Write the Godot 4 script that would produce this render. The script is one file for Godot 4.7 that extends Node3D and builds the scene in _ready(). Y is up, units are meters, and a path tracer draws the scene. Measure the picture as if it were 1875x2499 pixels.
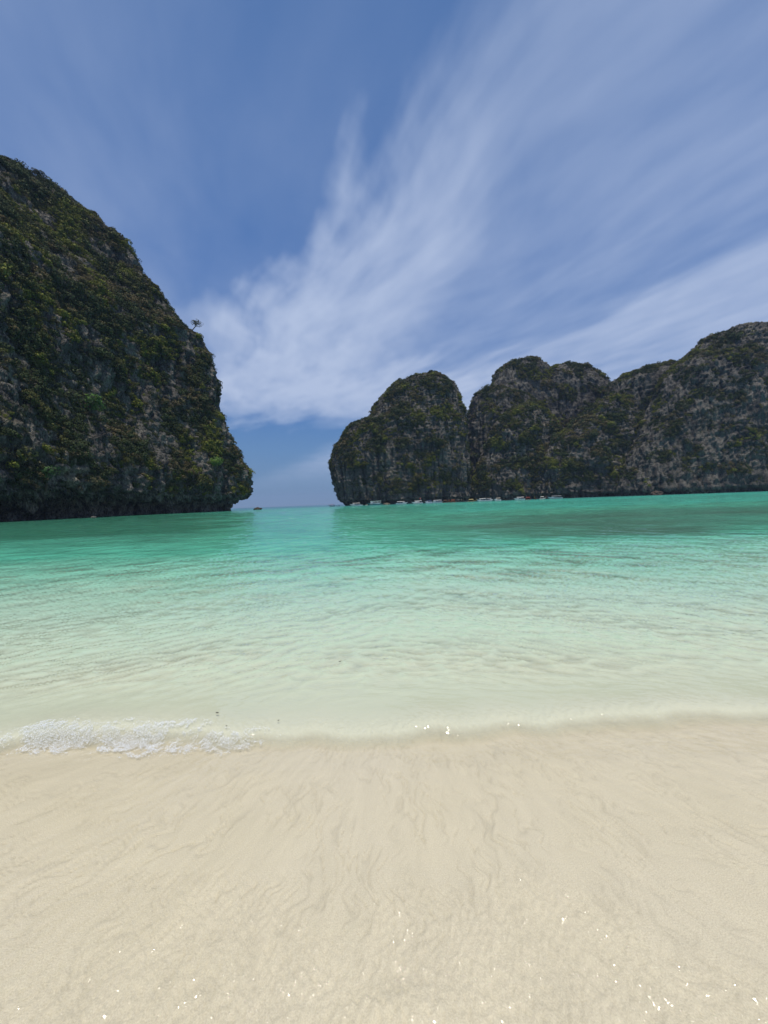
extends Node3D

const EYE := 1.6
var rng := RandomNumberGenerator.new()
var used := {}

# ---------------------------------------------------------------- helpers
func numbered(n: String) -> String:
	if not used.has(n):
		used[n] = 0
		return n
	used[n] += 1
	return "%s_%03d" % [n, used[n]]

func tag(o: Node, label := "", category := "", group := "", kind := "") -> void:
	if label != "": o.set_meta("label", label)
	if category != "": o.set_meta("category", category)
	if group != "": o.set_meta("group", group)
	if kind != "": o.set_meta("kind", kind)

func noise(sd: int, freq := 1.0, oct := 1, type := FastNoiseLite.TYPE_SIMPLEX_SMOOTH, fractal := FastNoiseLite.FRACTAL_FBM) -> FastNoiseLite:
	var n := FastNoiseLite.new()
	n.seed = sd
	n.noise_type = type
	n.frequency = freq
	n.fractal_type = fractal if oct > 1 else FastNoiseLite.FRACTAL_NONE
	n.fractal_octaves = oct
	return n

func noise_tex(sd: int, size: int, freq: float, oct: int, lo: Color, hi: Color, normal := false, bump := 4.0) -> NoiseTexture2D:
	var t := NoiseTexture2D.new()
	t.width = size; t.height = size; t.seamless = true
	t.noise = noise(sd, freq, oct)
	if normal:
		t.as_normal_map = true; t.bump_strength = bump
	else:
		var g := Gradient.new()
		g.offsets = PackedFloat32Array([0.15, 0.85]); g.colors = PackedColorArray([lo, hi])
		t.color_ramp = g
	return t

func srgb(r: float, g: float, b: float) -> Color:
	return Color(r / 255.0, g / 255.0, b / 255.0)

func lin(r: float, g: float, b: float) -> Color:
	return Color(r / 255.0, g / 255.0, b / 255.0).srgb_to_linear()

func flat_mat(c: Color, rough := 0.6, spec := 0.5) -> StandardMaterial3D:
	var m := StandardMaterial3D.new()
	m.albedo_color = c; m.roughness = rough; m.metallic_specular = spec
	return m

func tint_mat(rough := 0.85, spec := 0.3) -> StandardMaterial3D:
	var m := StandardMaterial3D.new()
	m.vertex_color_use_as_albedo = true; m.roughness = rough; m.metallic_specular = spec
	return m

# one ArrayMesh from a grid of nu x nt vertices, with smooth normals
func grid_arrays(v: PackedVector3Array, nu: int, nt: int, col: PackedColorArray, flip := false) -> Array:
	var nrm := PackedVector3Array(); nrm.resize(v.size())
	for j in nt:
		var j0 := maxi(j - 1, 0) * nu
		var j1 := mini(j + 1, nt - 1) * nu
		for i in nu:
			var du := v[j * nu + mini(i + 1, nu - 1)] - v[j * nu + maxi(i - 1, 0)]
			var dv := v[j1 + i] - v[j0 + i]
			var n := du.cross(dv)
			if flip: n = -n
			nrm[j * nu + i] = n.normalized()
	var idx := PackedInt32Array(); idx.resize((nu - 1) * (nt - 1) * 6)
	var k := 0
	for j in nt - 1:
		for i in nu - 1:
			var a := j * nu + i
			var b := a + 1
			var c := a + nu
			var d := c + 1
			if flip:
				idx[k] = a; idx[k + 1] = b; idx[k + 2] = c; idx[k + 3] = b; idx[k + 4] = d; idx[k + 5] = c
			else:
				idx[k] = a; idx[k + 1] = c; idx[k + 2] = b; idx[k + 3] = b; idx[k + 4] = c; idx[k + 5] = d
			k += 6
	var arr := []
	arr.resize(Mesh.ARRAY_MAX)
	arr[Mesh.ARRAY_VERTEX] = v
	arr[Mesh.ARRAY_NORMAL] = nrm
	if col.size(): arr[Mesh.ARRAY_COLOR] = col
	arr[Mesh.ARRAY_INDEX] = idx
	return arr

func mesh_node(called: String, arr: Array, m: Material, parent: Node) -> MeshInstance3D:
	var am := ArrayMesh.new()
	am.add_surface_from_arrays(Mesh.PRIMITIVE_TRIANGLES, arr)
	am.surface_set_material(0, m)
	var o := MeshInstance3D.new()
	o.mesh = am
	o.name = numbered(called) if parent == self else called
	parent.add_child(o, true)
	return o

func st_node(called: String, st: SurfaceTool, m: Material, parent: Node, smooth := false) -> MeshInstance3D:
	st.set_smooth_group(1 if smooth else -1)
	st.generate_normals()
	var o := MeshInstance3D.new()
	o.mesh = st.commit()
	o.mesh.surface_set_material(0, m)
	o.name = numbered(called) if parent == self else called
	parent.add_child(o, true)
	return o

func new_st() -> SurfaceTool:
	var st := SurfaceTool.new()
	st.begin(Mesh.PRIMITIVE_TRIANGLES)
	return st

func quad(st: SurfaceTool, a: Vector3, b: Vector3, c: Vector3, d: Vector3) -> void:   # clockwise from the front
	for p in [a, b, c, a, c, d]:
		st.set_smooth_group(-1)
		st.add_vertex(p)

func box(st: SurfaceTool, c: Vector3, s: Vector3) -> void:
	var h := s / 2.0
	var p := func(x, y, z): return c + Vector3(h.x * x, h.y * y, h.z * z)
	quad(st, p.call(-1, 1, 1), p.call(1, 1, 1), p.call(1, -1, 1), p.call(-1, -1, 1))
	quad(st, p.call(1, 1, -1), p.call(-1, 1, -1), p.call(-1, -1, -1), p.call(1, -1, -1))
	quad(st, p.call(1, 1, 1), p.call(1, 1, -1), p.call(1, -1, -1), p.call(1, -1, 1))
	quad(st, p.call(-1, 1, -1), p.call(-1, 1, 1), p.call(-1, -1, 1), p.call(-1, -1, -1))
	quad(st, p.call(-1, 1, -1), p.call(1, 1, -1), p.call(1, 1, 1), p.call(-1, 1, 1))
	quad(st, p.call(-1, -1, 1), p.call(1, -1, 1), p.call(1, -1, -1), p.call(-1, -1, -1))

func tube(st: SurfaceTool, pts: Array, radii: Array, n := 6) -> void:
	for k in pts.size() - 1:
		var a: Vector3 = pts[k]
		var b: Vector3 = pts[k + 1]
		var d := (b - a).normalized()
		var s := d.cross(Vector3.RIGHT if absf(d.y) > 0.9 else Vector3.UP).normalized()
		var t := s.cross(d)
		for i in n:
			var w0 := TAU * i / n
			var w1 := TAU * (i + 1) / n
			var e0 := s * cos(w0) + t * sin(w0)
			var e1 := s * cos(w1) + t * sin(w1)
			quad(st, a + e0 * radii[k], b + e0 * radii[k + 1], b + e1 * radii[k + 1], a + e1 * radii[k])

# ---------------------------------------------------------------- sky
func build_sky() -> PanoramaSkyMaterial:
	var w := 2048
	var h := 1024
	var im := Image.create(w, h, false, Image.FORMAT_RGBF)
	var big := noise(11, 0.45, 3)
	var fib := noise(12, 1.0, 4)
	var fine := noise(13, 1.0, 4)
	var warp := noise(14, 0.7, 2)
	var stops := [[0.0, lin(118, 143, 172)], [0.05, lin(112, 143, 178)], [0.14, lin(101, 140, 186)], [0.22, lin(88, 130, 186)], [0.3, lin(78, 121, 182)], [0.5, lin(73, 115, 177)], [0.8, lin(72, 111, 168)], [1.0, lin(70, 107, 163)]]
	var white := lin(182, 197, 226)
	var below := lin(95, 120, 140)
	for y in h:
		var el := (0.5 - (y + 0.5) / h) * PI
		if el < -0.02:
			im.fill_rect(Rect2i(0, y, w, h - y), below)
			break
		var sy := sin(el)
		var cy := cos(el)
		var base: Color = stops[-1][1]
		for k in stops.size() - 1:
			if sy < stops[k + 1][0]:
				base = stops[k][1].lerp(stops[k + 1][1], clampf((sy - stops[k][0]) / (stops[k + 1][0] - stops[k][0]), 0, 1))
				break
		var yy := maxf(sy, 0.03)
		var low := smoothstep(0.03, 0.16, sy)
		for x in w:
			var az := (x + 0.5) / w * TAU
			var px := sin(az) * cy / yy
			var pz := cos(az) * cy / yy
			var wv := warp.get_noise_2d(px, pz)
			var u := -0.469 * px + 0.883 * pz
			var v := 0.883 * px + 0.469 * pz + 0.10 * wv
			# bend of the streaks, then their fibres
			var f1 := fib.get_noise_2d(u * 0.55 + 3.0, v * 2.0)
			var f2 := fine.get_noise_2d(u * 1.6, v * 6.5)
			var f3 := fine.get_noise_2d((u * 0.8 + v * 0.6) * 2.6 + 20.0, (v * 0.8 - u * 0.6) * 5.0)
			var b1 := big.get_noise_2d(px, pz)
			var lo := 0.56 - 0.27 * smoothstep(0.5, 2.1, u)
			var rise := smoothstep(lo - 0.18, lo + 0.22, v + 0.11 * f1 + 0.08 * f2 + 0.06 * f3)
			var fall := 1.0 - smoothstep(0.70 + 0.2 * smoothstep(0.5, 1.5, u), 1.2 + 0.6 * smoothstep(0.6, 2.2, u), v + 0.22 * f1 + 0.1 * b1)
			var main := 0.92 * rise * fall * (0.50 + 0.50 * smoothstep(0.5, 1.3, u))
			var bank := 0.92 * smoothstep(1.75, 2.7, u + 0.5 * f1 + 0.3 * b1) * (1.0 - smoothstep(3.7, 4.3, u + 0.25 * wv)) * smoothstep(-0.45, 0.35, v + 0.2 * f1)
			var wide := 0.42 * smoothstep(0.2, 0.9, v + 0.25 * b1) + (0.36 + 0.18 * b1) * smoothstep(0.45, -0.25, v + 0.2 * f1)
			var rb := 0.72 * smoothstep(1.5, 2.3, v + 0.6 * f1) * (1.0 - 0.5 * smoothstep(4.0, 9.0, v))
			var m := maxf(maxf(main, bank), maxf(wide, rb)) * 0.8 + 0.2 * (main + bank * 0.6 + rb)
			var f4 := fib.get_noise_2d((u * 0.9 - v * 0.45) * 1.1 + 60.0, (v * 0.9 + u * 0.45) * 3.6)
			m = maxf(m, 0.16 + 0.12 * b1)
			m *= 0.97 + 0.32 * f1 + 0.24 * f2 + 0.22 * b1 + 0.16 * f3 + 0.24 * f4
			m *= 1.0 - smoothstep(3.5, 4.9, u + 0.7 * f1 + 0.4 * f4) * (1.0 - smoothstep(1.9, 3.2, v))      # clear below the cloud base over the sea
			m = maxf(m, 0.0)
			m = minf(1.28 * m / (1.0 + 0.52 * m), 0.95) * low
			im.set_pixel(x, y, base.lerp(white, m))
	var sm := PanoramaSkyMaterial.new()
	sm.panorama = ImageTexture.create_from_image(im)
	sm.filter = true
	return sm

# ---------------------------------------------------------------- shore, sea
var n_ripple := noise(21, 1.0, 1)
var n_ripple2 := noise(22, 1.0, 1)
var n_swell := noise(23, 1.0, 1)
var n_flow := noise(24, 1.0, 3)
var n_flow2 := noise(25, 1.0, 2)
var n_mask := noise(26, 1.0, 2)
var n_fine := noise(27, 1.0, 2)
var n_reef := noise(28, 1.0, 4)

func profile(z: float) -> float:
	var zs := [-40.0, -4.0, 0.0, 1.0, 2.2, 2.6, 3.5, 6.0, 10.0, 20.0, 40.0, 200.0]
	var ys := [3.0, 0.5, 0.085, 0.05, 0.0, -0.05, -0.13, -0.30, -0.50, -0.95, -1.6, -6.0]
	for k in zs.size() - 1:
		if z < zs[k + 1]:
			return lerpf(ys[k], ys[k + 1], clampf((z - zs[k]) / (zs[k + 1] - zs[k]), 0, 1))
	return -6.0

func flow_coords(x: float, z: float) -> Vector2:     # wash runs out in a fan from the break
	var dz := 4.4 - z
	return Vector2(atan2(x * 1.15, dz), sqrt(x * x + dz * dz))

func groove(f: Vector2) -> float:      # short runnels that the backwash cuts, steep on one side
	var bend := 0.035 * n_flow.get_noise_2d(f.x * 5.0 + 30.0, f.y * 3.0)
	var n := n_flow2.get_noise_2d((f.x + bend) * 34.0 + 11.0, f.y * 2.6)
	var r := clampf(1.0 - absf(n) * 3.2, 0.0, 1.0)
	return r * r * (1.0 if n > 0.0 else r) * smoothstep(-0.6, 0.15, n_mask.get_noise_2d(f.x * 7.0 + 60.0, f.y * 2.4))

func sand_y(x: float, z: float) -> float:
	var y := profile(z)
	if z > -1.0 and z < 3.4:
		var f := flow_coords(x, z)
		y += (0.0045 * n_flow.get_noise_2d(f.x * 34.0, f.y * 4.0) - 0.0080 * groove(f) * smoothstep(0.9, 1.8, z)) * smoothstep(3.4, 2.6, z)
	if z < 2.2 and z > 0.3:
		var gl := smoothstep(1.50, 1.20, z + 0.42 * n_mask.get_noise_2d(x * 1.1, z * 1.4) + 0.02 * (x - 0.25) * (x - 0.25))
		if gl > 0.0:
			y += 0.0045 * gl * n_fine.get_noise_2d(x * 46.0 + 3.0, z * 25.0)
	if z > 2.2 and z < 12.0:
		var q := z + 0.6 * (sqrt(x * x + 4.0) - 2.0)
		var r := 1.0 - absf(n_flow2.get_noise_2d(x * 2.0 + q * 0.5, q * 3.6))
		y += (0.035 * pow(r, 5.0) + 0.008 * n_flow2.get_noise_2d(x * 5.0, q * 8.0)) * smoothstep(2.5, 3.2, z)
	y += 0.02 * exp(-((x - 0.0) * (x - 0.0) / 0.02 + (z - 1.10) * (z - 1.10) / 0.004))
	return y

func break_z(x: float) -> float:
	return 2.62 + 0.10 * n_swell.get_noise_2d(x * 0.7, 40.0) + 0.035 * n_swell.get_noise_2d(x * 3.0, 44.0)

func sea_y(x: float, z: float) -> float:
	var q := z + 0.6 * (sqrt(x * x + 4.0) - 2.0)
	var y := 0.0
	# the film of wash on the sand, in front of the break
	var bz := break_z(x)
	var inwash := smoothstep(bz + 0.05, bz - 0.16, z)
	if inwash > 0.0:
		var f := flow_coords(x, z)
		var film := profile(z) + 0.016 + 0.0012 * n_flow.get_noise_2d(f.x * 34.0 + 9.0, f.y * 4.5)
		var gl := smoothstep(1.50, 1.20, z + 0.42 * n_mask.get_noise_2d(x * 1.1, z * 1.4) + 0.02 * (x - 0.25) * (x - 0.25))
		film += (0.0006 + 0.0105 * gl) * n_fine.get_noise_2d(x * 46.0 + 3.0, z * 25.0)
		film += 0.0012 * n_fine.get_noise_2d(f.x * 60.0 + 7.0, f.y * 9.0) * smoothstep(0.0, 0.5, n_mask.get_noise_2d(x * 0.9 + 5.0, z * 0.9))
		y = film
	if inwash < 1.0:
		var ramp := smoothstep(2.75, 3.8, z)
		var near := 1.0 - smoothstep(9.0, 20.0, z)
		var mid := 1.0 - smoothstep(35.0, 90.0, z)
		var far := 1.0 - smoothstep(90.0, 260.0, z)
		var w := 0.0
		if near > 0.0:
			var r1 := 1.0 - absf(n_ripple.get_noise_2d(x * 1.5 + q * 0.2, q * 4.6))
			var r2 := 1.0 - absf(n_ripple2.get_noise_2d(x * 3.2 - q * 1.1, q * 8.5))
			w += (0.030 * (r1 * r1 * r1 - 0.55) + 0.015 * (r2 * r2 - 0.6)) * near * ramp
			w += 0.0026 * n_fine.get_noise_2d(x * 7.0, q * 12.0) * (0.3 + 0.7 * ramp) * (1.0 - smoothstep(5.0, 10.0, z))
		if mid > 0.0:
			var r3 := 1.0 - absf(n_ripple.get_noise_2d(x * 0.45 + 90.0, q * 1.1))
			w += 0.05 * (r3 * r3 - 0.6) * mid * smoothstep(4.0, 12.0, z)
		if far > 0.0:
			var r4 := 1.0 - absf(n_ripple2.get_noise_2d(x * 0.12 + 40.0, z * 0.3))
			w += 0.13 * (r4 * r4 - 0.6) * far * smoothstep(20.0, 50.0, z)
		w += 0.012 * n_swell.get_noise_2d(x * 0.25, q * 0.8) * ramp * mid
		# the lip of the small breaker
		var d := z - bz
		var amp := 0.036 + 0.02 * n_swell.get_noise_2d(x * 1.1, 60.0)
		var lip := amp * (exp(-d * d / 0.12) if d > 0.0 else exp(-d * d / 0.010))
		lip += (0.009 * n_fine.get_noise_2d(x * 14.0, z * 20.0) + 0.005 * n_fine.get_noise_2d(x * 30.0 + 8.0, z * 34.0)) * exp(-d * d / 0.02)
		y = lerpf(0.012 + w + lip, y + lip * 0.6, inwash)
	return y

func rows(j: int, spans: Array) -> float:      # distance of a row of a sheet that is finest near the beach
	for sp in spans:
		if j <= sp[2]:
			if sp[0] <= 0.0: return lerpf(sp[0], sp[1], float(j) / sp[2])
			return sp[0] * pow(sp[1] / sp[0], float(j) / sp[2])
		j -= sp[2]
	return spans[-1][1]

func fan(nu: int, spans: Array, half: Callable, height: Callable) -> PackedVector3Array:
	var nt := 1
	for sp in spans: nt += sp[2]
	var v := PackedVector3Array(); v.resize(nu * nt)
	for j in nt:
		var z := rows(j, spans)
		var hw: float = half.call(z)
		for i in nu:
			var w := 2.0 * i / (nu - 1) - 1.0
			var a := lerpf(0.30, 0.65, smoothstep(1.0, 8.0, z))
			var x := hw * w * (a + (1.0 - a) * w * w * w * w)
			v[j * nu + i] = Vector3(x, height.call(x, z), -z)
	return v

func build_shore() -> void:
	# sand
	var sand := StandardMaterial3D.new()
	sand.vertex_color_use_as_albedo = true
	sand.albedo_texture = noise_tex(31, 1024, 0.16, 4, Color(0.90, 0.89, 0.88), Color(1, 1, 1))
	sand.heightmap_enabled = true
	sand.heightmap_texture = noise_tex(32, 1024, 0.12, 4, Color.BLACK, Color.WHITE)
	sand.heightmap_scale = 0.14
	sand.uv1_triplanar = true; sand.uv1_world_triplanar = true
	sand.uv1_scale = Vector3(0.9, 0.9, 0.9)
	sand.roughness = 0.75; sand.metallic_specular = 0.35
	var nz := noise(33, 1.0, 3)
	var nu := 640
	var nt := 477
	var v := PackedVector3Array(); v.resize(nu * nt)
	var c := PackedColorArray(); c.resize(nu * nt)
	for j in nt:
		var z := rows(j, [[-40.0, 0.9, 16], [0.9, 1.8, 180], [1.8, 6.0, 190], [6.0, 40.0, 90]])
		var hw := 1.15 * maxf(z, 0.0) + 5.5 + 0.8 * maxf(-z, 0.0)
		for i in nu:
			var w := 2.0 * i / (nu - 1) - 1.0
			var a := lerpf(0.28, 0.65, smoothstep(1.0, 8.0, z))
			var x := hw * w * (a + (1.0 - a) * w * w * w * w)
			v[j * nu + i] = Vector3(x, sand_y(x, z), -z)
			var f := flow_coords(x, z)
			var t := 0.5 + 0.5 * nz.get_noise_2d(x * 0.8, z * 0.8)
			var s := nz.get_noise_2d(f.x * 14.0 + 5.0, f.y * 2.0)
			var col := Color(0.59, 0.542, 0.388).lerp(Color(0.60, 0.556, 0.42), t)
			col = col * (1.0 + 0.05 * s - 0.10 * groove(f) * smoothstep(3.4, 2.6, z) * smoothstep(0.5, 1.5, z))
			col.a = 1.0
			c[j * nu + i] = col
	var bed := mesh_node("beach_sand", grid_arrays(v, nu, nt, c), sand, self)
	tag(bed, "pale beige wet sand running down under the shallow water", "", "", "structure")
	# body of the sea: clear over the sand, turquoise where it deepens, thicker under each crest
	var body := tint_mat(1.0, 0.0)
	body.transparency = BaseMaterial3D.TRANSPARENCY_ALPHA
	var glass := StandardMaterial3D.new()
	glass.transparency = BaseMaterial3D.TRANSPARENCY_ALPHA
	glass.albedo_color = Color(1, 1, 1, 0.0)
	glass.roughness = 0.045
	glass.metallic_specular = 0.36
	glass.normal_enabled = true
	glass.normal_texture = noise_tex(41, 1024, 0.018, 4, Color.BLACK, Color.WHITE, true, 6.0)
	glass.normal_scale = 0.33
	glass.uv1_triplanar = true; glass.uv1_world_triplanar = true
	glass.uv1_scale = Vector3(0.35, 1, 0.8)
	var sheets := [
		[640, [[0.8, 1.8, 170], [1.8, 6.0, 230], [6.0, 14.0, 115]], func(z): return 1.15 * z + 5.0, "clear rippled water over the sand by the shore", "pale green shallows of the bay over the sand"],
		[360, [[14.0, 130.0, 260]], func(z): return 1.15 * z + 5.0 + 0.5 * (z - 14.0), "glittering open water of the bay", "turquoise middle of the bay with its dark reef"],
		[300, [[130.0, 7000.0, 70]], func(z): return 1.65 * z - 2.0, "far water of the bay out to the horizon", "deep blue-green sea beyond the reef out to the horizon"]]
	for s in sheets:
		nu = s[0]
		v = fan(nu, s[1], s[2], sea_y)
		nt = v.size() / nu
		var top := mesh_node("water_surface", grid_arrays(v, nu, nt, PackedColorArray()), glass, self)
		tag(top, s[3], "", "", "structure")
		# the body lies just under the surface, from the break outwards
		var j0 := 0
		while -v[j0 * nu].z < 2.4: j0 += 1
		nt -= j0
		var b := PackedVector3Array(); b.resize(nu * nt)
		c = PackedColorArray(); c.resize(nu * nt)
		for k in b.size():
			var p := v[j0 * nu + k]
			var z := -p.z
			b[k] = p - Vector3(0, 0.018 + 0.03 * smoothstep(3.0, 10.0, z), 0)
			var col := sea_color(p.x, z)
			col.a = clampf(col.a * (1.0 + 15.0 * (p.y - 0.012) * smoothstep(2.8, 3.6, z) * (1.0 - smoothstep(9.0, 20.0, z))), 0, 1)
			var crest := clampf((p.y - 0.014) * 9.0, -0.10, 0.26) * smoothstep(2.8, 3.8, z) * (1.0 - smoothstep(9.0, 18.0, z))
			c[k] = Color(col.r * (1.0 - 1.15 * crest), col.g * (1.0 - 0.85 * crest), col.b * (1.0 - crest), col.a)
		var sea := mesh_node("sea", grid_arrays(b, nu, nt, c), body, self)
		tag(sea, s[4], "", "", "structure")

func sea_color(x: float, z: float) -> Color:
	var zs := [2.49, 2.62, 2.95, 4.2, 6.0, 9.0, 14.0, 22.0, 60.0, 200.0, 420.0, 9000.0]
	var cs := [Color(0.74, 0.73, 0.57, 0.0), Color(0.715, 0.74, 0.585, 0.60), Color(0.565, 0.61, 0.465, 0.74), Color(0.475, 0.585, 0.455, 0.82), Color(0.37, 0.545, 0.43, 0.88), Color(0.225, 0.485, 0.365, 0.93), Color(0.09, 0.385, 0.27, 0.97),
		Color(0.077, 0.325, 0.225, 1.0), Color(0.077, 0.325, 0.225, 1.0), Color(0.06, 0.30, 0.23, 1.0), Color(0.05, 0.16, 0.20, 1.0), Color(0.04, 0.12, 0.18, 1.0)]
	var n := n_reef.get_noise_2d(x * 0.06, z * 0.10)
	var zz := z * (1.0 + 0.16 * smoothstep(3.0, 8.0, z) * n_reef.get_noise_2d(x * 0.12 + 50.0, z * 0.05)) - (break_z(x) - 2.62) * (1.0 - smoothstep(2.8, 5.0, z))
	var c: Color = cs[-1]
	for k in zs.size() - 1:
		if zz < zs[k + 1]:
			c = cs[k].lerp(cs[k + 1], clampf((zz - zs[k]) / (zs[k + 1] - zs[k]), 0, 1))
			break
	# reef on the right, weed under the left cliff
	var a := x / z
	var band := smoothstep(13.0, 17.0, z + 3.0 * n) * (1.0 - smoothstep(32.0, 46.0, z + 10.0 * n)) * smoothstep(-0.12, 0.35, a + 0.25 * n)
	c = c * (1.0 + 0.22 * n_reef.get_noise_2d(x * 0.35 / (1.0 + z * 0.02) + 70.0, z * 2.2 / (1.0 + z * 0.05))) if z > 8.0 else c
	c.a = clampf(c.a, 0, 1)
	c = c.lerp(Color(0.065, 0.155, 0.115, c.a), 0.95 * band * clampf(0.75 + 0.6 * n, 0, 1))
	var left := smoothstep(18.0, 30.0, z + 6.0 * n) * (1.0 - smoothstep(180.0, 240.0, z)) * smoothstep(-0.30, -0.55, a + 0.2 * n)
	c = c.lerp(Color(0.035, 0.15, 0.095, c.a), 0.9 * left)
	var strip := smoothstep(46.0, 60.0, z + 10.0 * n) * (1.0 - smoothstep(200.0, 290.0, z)) * smoothstep(0.0, 0.3, a)
	c = c.lerp(Color(0.07, 0.42, 0.33, c.a), 0.6 * strip)
	return c

# ---------------------------------------------------------------- cliffs
var n_low := noise(51, 1.0, 2)
var n_flute := noise(52, 1.0, 3)
var n_rock := noise(53, 1.0, 4)
var n_tone := noise(54, 1.0, 3)
var n_veg := noise(55, 1.0, 3)
var rock_mat: StandardMaterial3D

func level_at(levels: Array, t: float) -> Array:     # even steps along the profile
	var total := 0.0
	var acc := [0.0]
	for k in levels.size() - 1:
		var d := 0.0
		for q in levels[k].size():
			d += pow(levels[k + 1][q] - levels[k][q], 2.0) * (1.0 if absf(levels[-1][1]) > 2.0 or q == 0 else 40000.0)
		total += sqrt(d)
		acc.append(total)
	var w := t * total
	for k in levels.size() - 1:
		if w <= acc[k + 1] or k == levels.size() - 2:
			var s := clampf((w - acc[k]) / maxf(acc[k + 1] - acc[k], 1e-6), 0, 1)
			var out := []
			for q in levels[k].size():
				var p0: float = levels[maxi(k - 1, 0)][q]
				var p3: float = levels[mini(k + 2, levels.size() - 1)][q]
				var a: float = levels[k][q]
				var b: float = levels[k + 1][q]
				out.append(lerpf(lerpf(a, b, s), cubic_interpolate(a, b, p0, p3, s), 0.6))
			return out
	return levels[-1]

# a rock mass lofted from level outlines [height, left, right]
func loft_grid(levels: Array, cz: float, front: float, back: float, nu: int, nt: int, power := 2.4) -> PackedVector3Array:
	var v := PackedVector3Array(); v.resize(nu * nt)
	var a0: float = 0.0
	for l in levels: a0 = maxf(a0, (l[2] - l[1]) / 2.0)
	for j in nt:
		var l := level_at(levels, float(j) / (nt - 1))
		var cx: float = (l[1] + l[2]) / 2.0
		var notch := 3.5 * (1.0 - smoothstep(2.4, 4.6, l[0]))
		var a: float = maxf((l[2] - l[1]) / 2.0 - notch, 0.2)
		var sh := pow(minf(a / a0, 1.0), 0.75)
		for i in nu:
			var f := float(i) / (nu - 1)
			# most columns go to the side that faces the bay
			var th := PI * (1.0 + 0.12) - (PI * 1.24) * (f / 0.8) if f < 0.8 else -PI * 0.12 - PI * 0.76 * ((f - 0.8) / 0.2)
			var ct := cos(th)
			var sn := sin(th)
			var ex := signf(ct) * pow(absf(ct), 2.0 / power)
			var ez := signf(sn) * pow(absf(sn), 2.0 / power)
			var b := ((front if sn > 0.0 else back) - notch) * sh
			v[j * nu + i] = Vector3(cx + a * ex, l[0], -cz + b * ez)
	return v

# pushes a bare grid in and out into fluted, ledged karst and colours it; returns the mesh arrays
func rockify(v: PackedVector3Array, nu: int, nt: int, rough: float, sd: float, bias := 0.15, shift := 2.2, scale := 1.0) -> Array:
	var base: Array = grid_arrays(v, nu, nt, PackedColorArray())
	var nr: PackedVector3Array = base[Mesh.ARRAY_NORMAL]
	var out := PackedVector3Array(); out.resize(v.size())
	var col := PackedColorArray(); col.resize(v.size())
	for k in v.size():
		var p := v[k]
		var n := nr[k]
		var steep := clampf(1.0 - n.y, 0.0, 1.0)
		var hx := n.z * p.x - n.x * p.z          # runs along the wall
		var low := n_low.get_noise_3d(p.x * 0.022 / scale + sd, p.y * 0.016 / scale, p.z * 0.022 / scale)
		var mid := n_low.get_noise_3d(p.x * 0.07 / scale + sd, p.y * 0.045 / scale + 20.0, p.z * 0.07 / scale)
		var fl := n_flute.get_noise_3d(p.x * 0.16 / scale, p.y * 0.022 / scale + sd, p.z * 0.16 / scale)
		var led := n_flute.get_noise_3d(p.x * 0.03, p.y * 0.35 / scale + sd, p.z * 0.03)
		var fn := n_rock.get_noise_3d(p.x * 0.35 / scale, p.y * 0.25 / scale, p.z * 0.35 / scale + sd)
		var fn2 := 1.0 - 2.0 * absf(n_flute.get_noise_3d(p.x * 0.42, p.y * 0.05, p.z * 0.42 + sd))
		var flute := 1.0 - 2.0 * absf(fl)
		var d := 3.4 * low + 2.8 * mid + (4.1 * flute - 1.5) * steep * steep + 1.8 * led * steep + 2.6 * fn + 0.8 * fn2 - shift / rough
		out[k] = p + n * d * rough
		# stone: weathered grey, black streaks down the faces, pale and rusty scars
		var tone := n_tone.get_noise_3d(p.x * 0.05 + sd, p.y * 0.03, p.z * 0.05)
		var streak := n_tone.get_noise_3d(p.x * 0.30, p.y * 0.02 + sd, p.z * 0.30)
		var c := Color(0.21, 0.197, 0.172).lerp(Color(0.36, 0.336, 0.29), clampf(0.5 + tone, 0, 1))
		c = c.lerp(Color(0.07, 0.069, 0.068), clampf(0.22 + 2.0 * streak, 0, 0.85))
		c = c.lerp(Color(0.50, 0.42, 0.31), clampf((tone + fn * 0.7 - 0.42) * 2.2, 0, 0.7))
		# turf and creepers on what is not too steep
		var veg := clampf(1.1 * (0.62 - steep) + 1.6 * n_veg.get_noise_3d(p.x * 0.05, p.y * 0.06 + sd, p.z * 0.05) + bias + 0.2 * fn, 0, 1) * smoothstep(5.0, 14.0, p.y)
		c = c.lerp(Color(0.088, 0.092, 0.036), veg * 0.85)
		col[k] = c
	return grid_arrays(out, nu, nt, col)

var shrub_meshes := []
var leaf_mat: StandardMaterial3D
var look_mats := []

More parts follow.
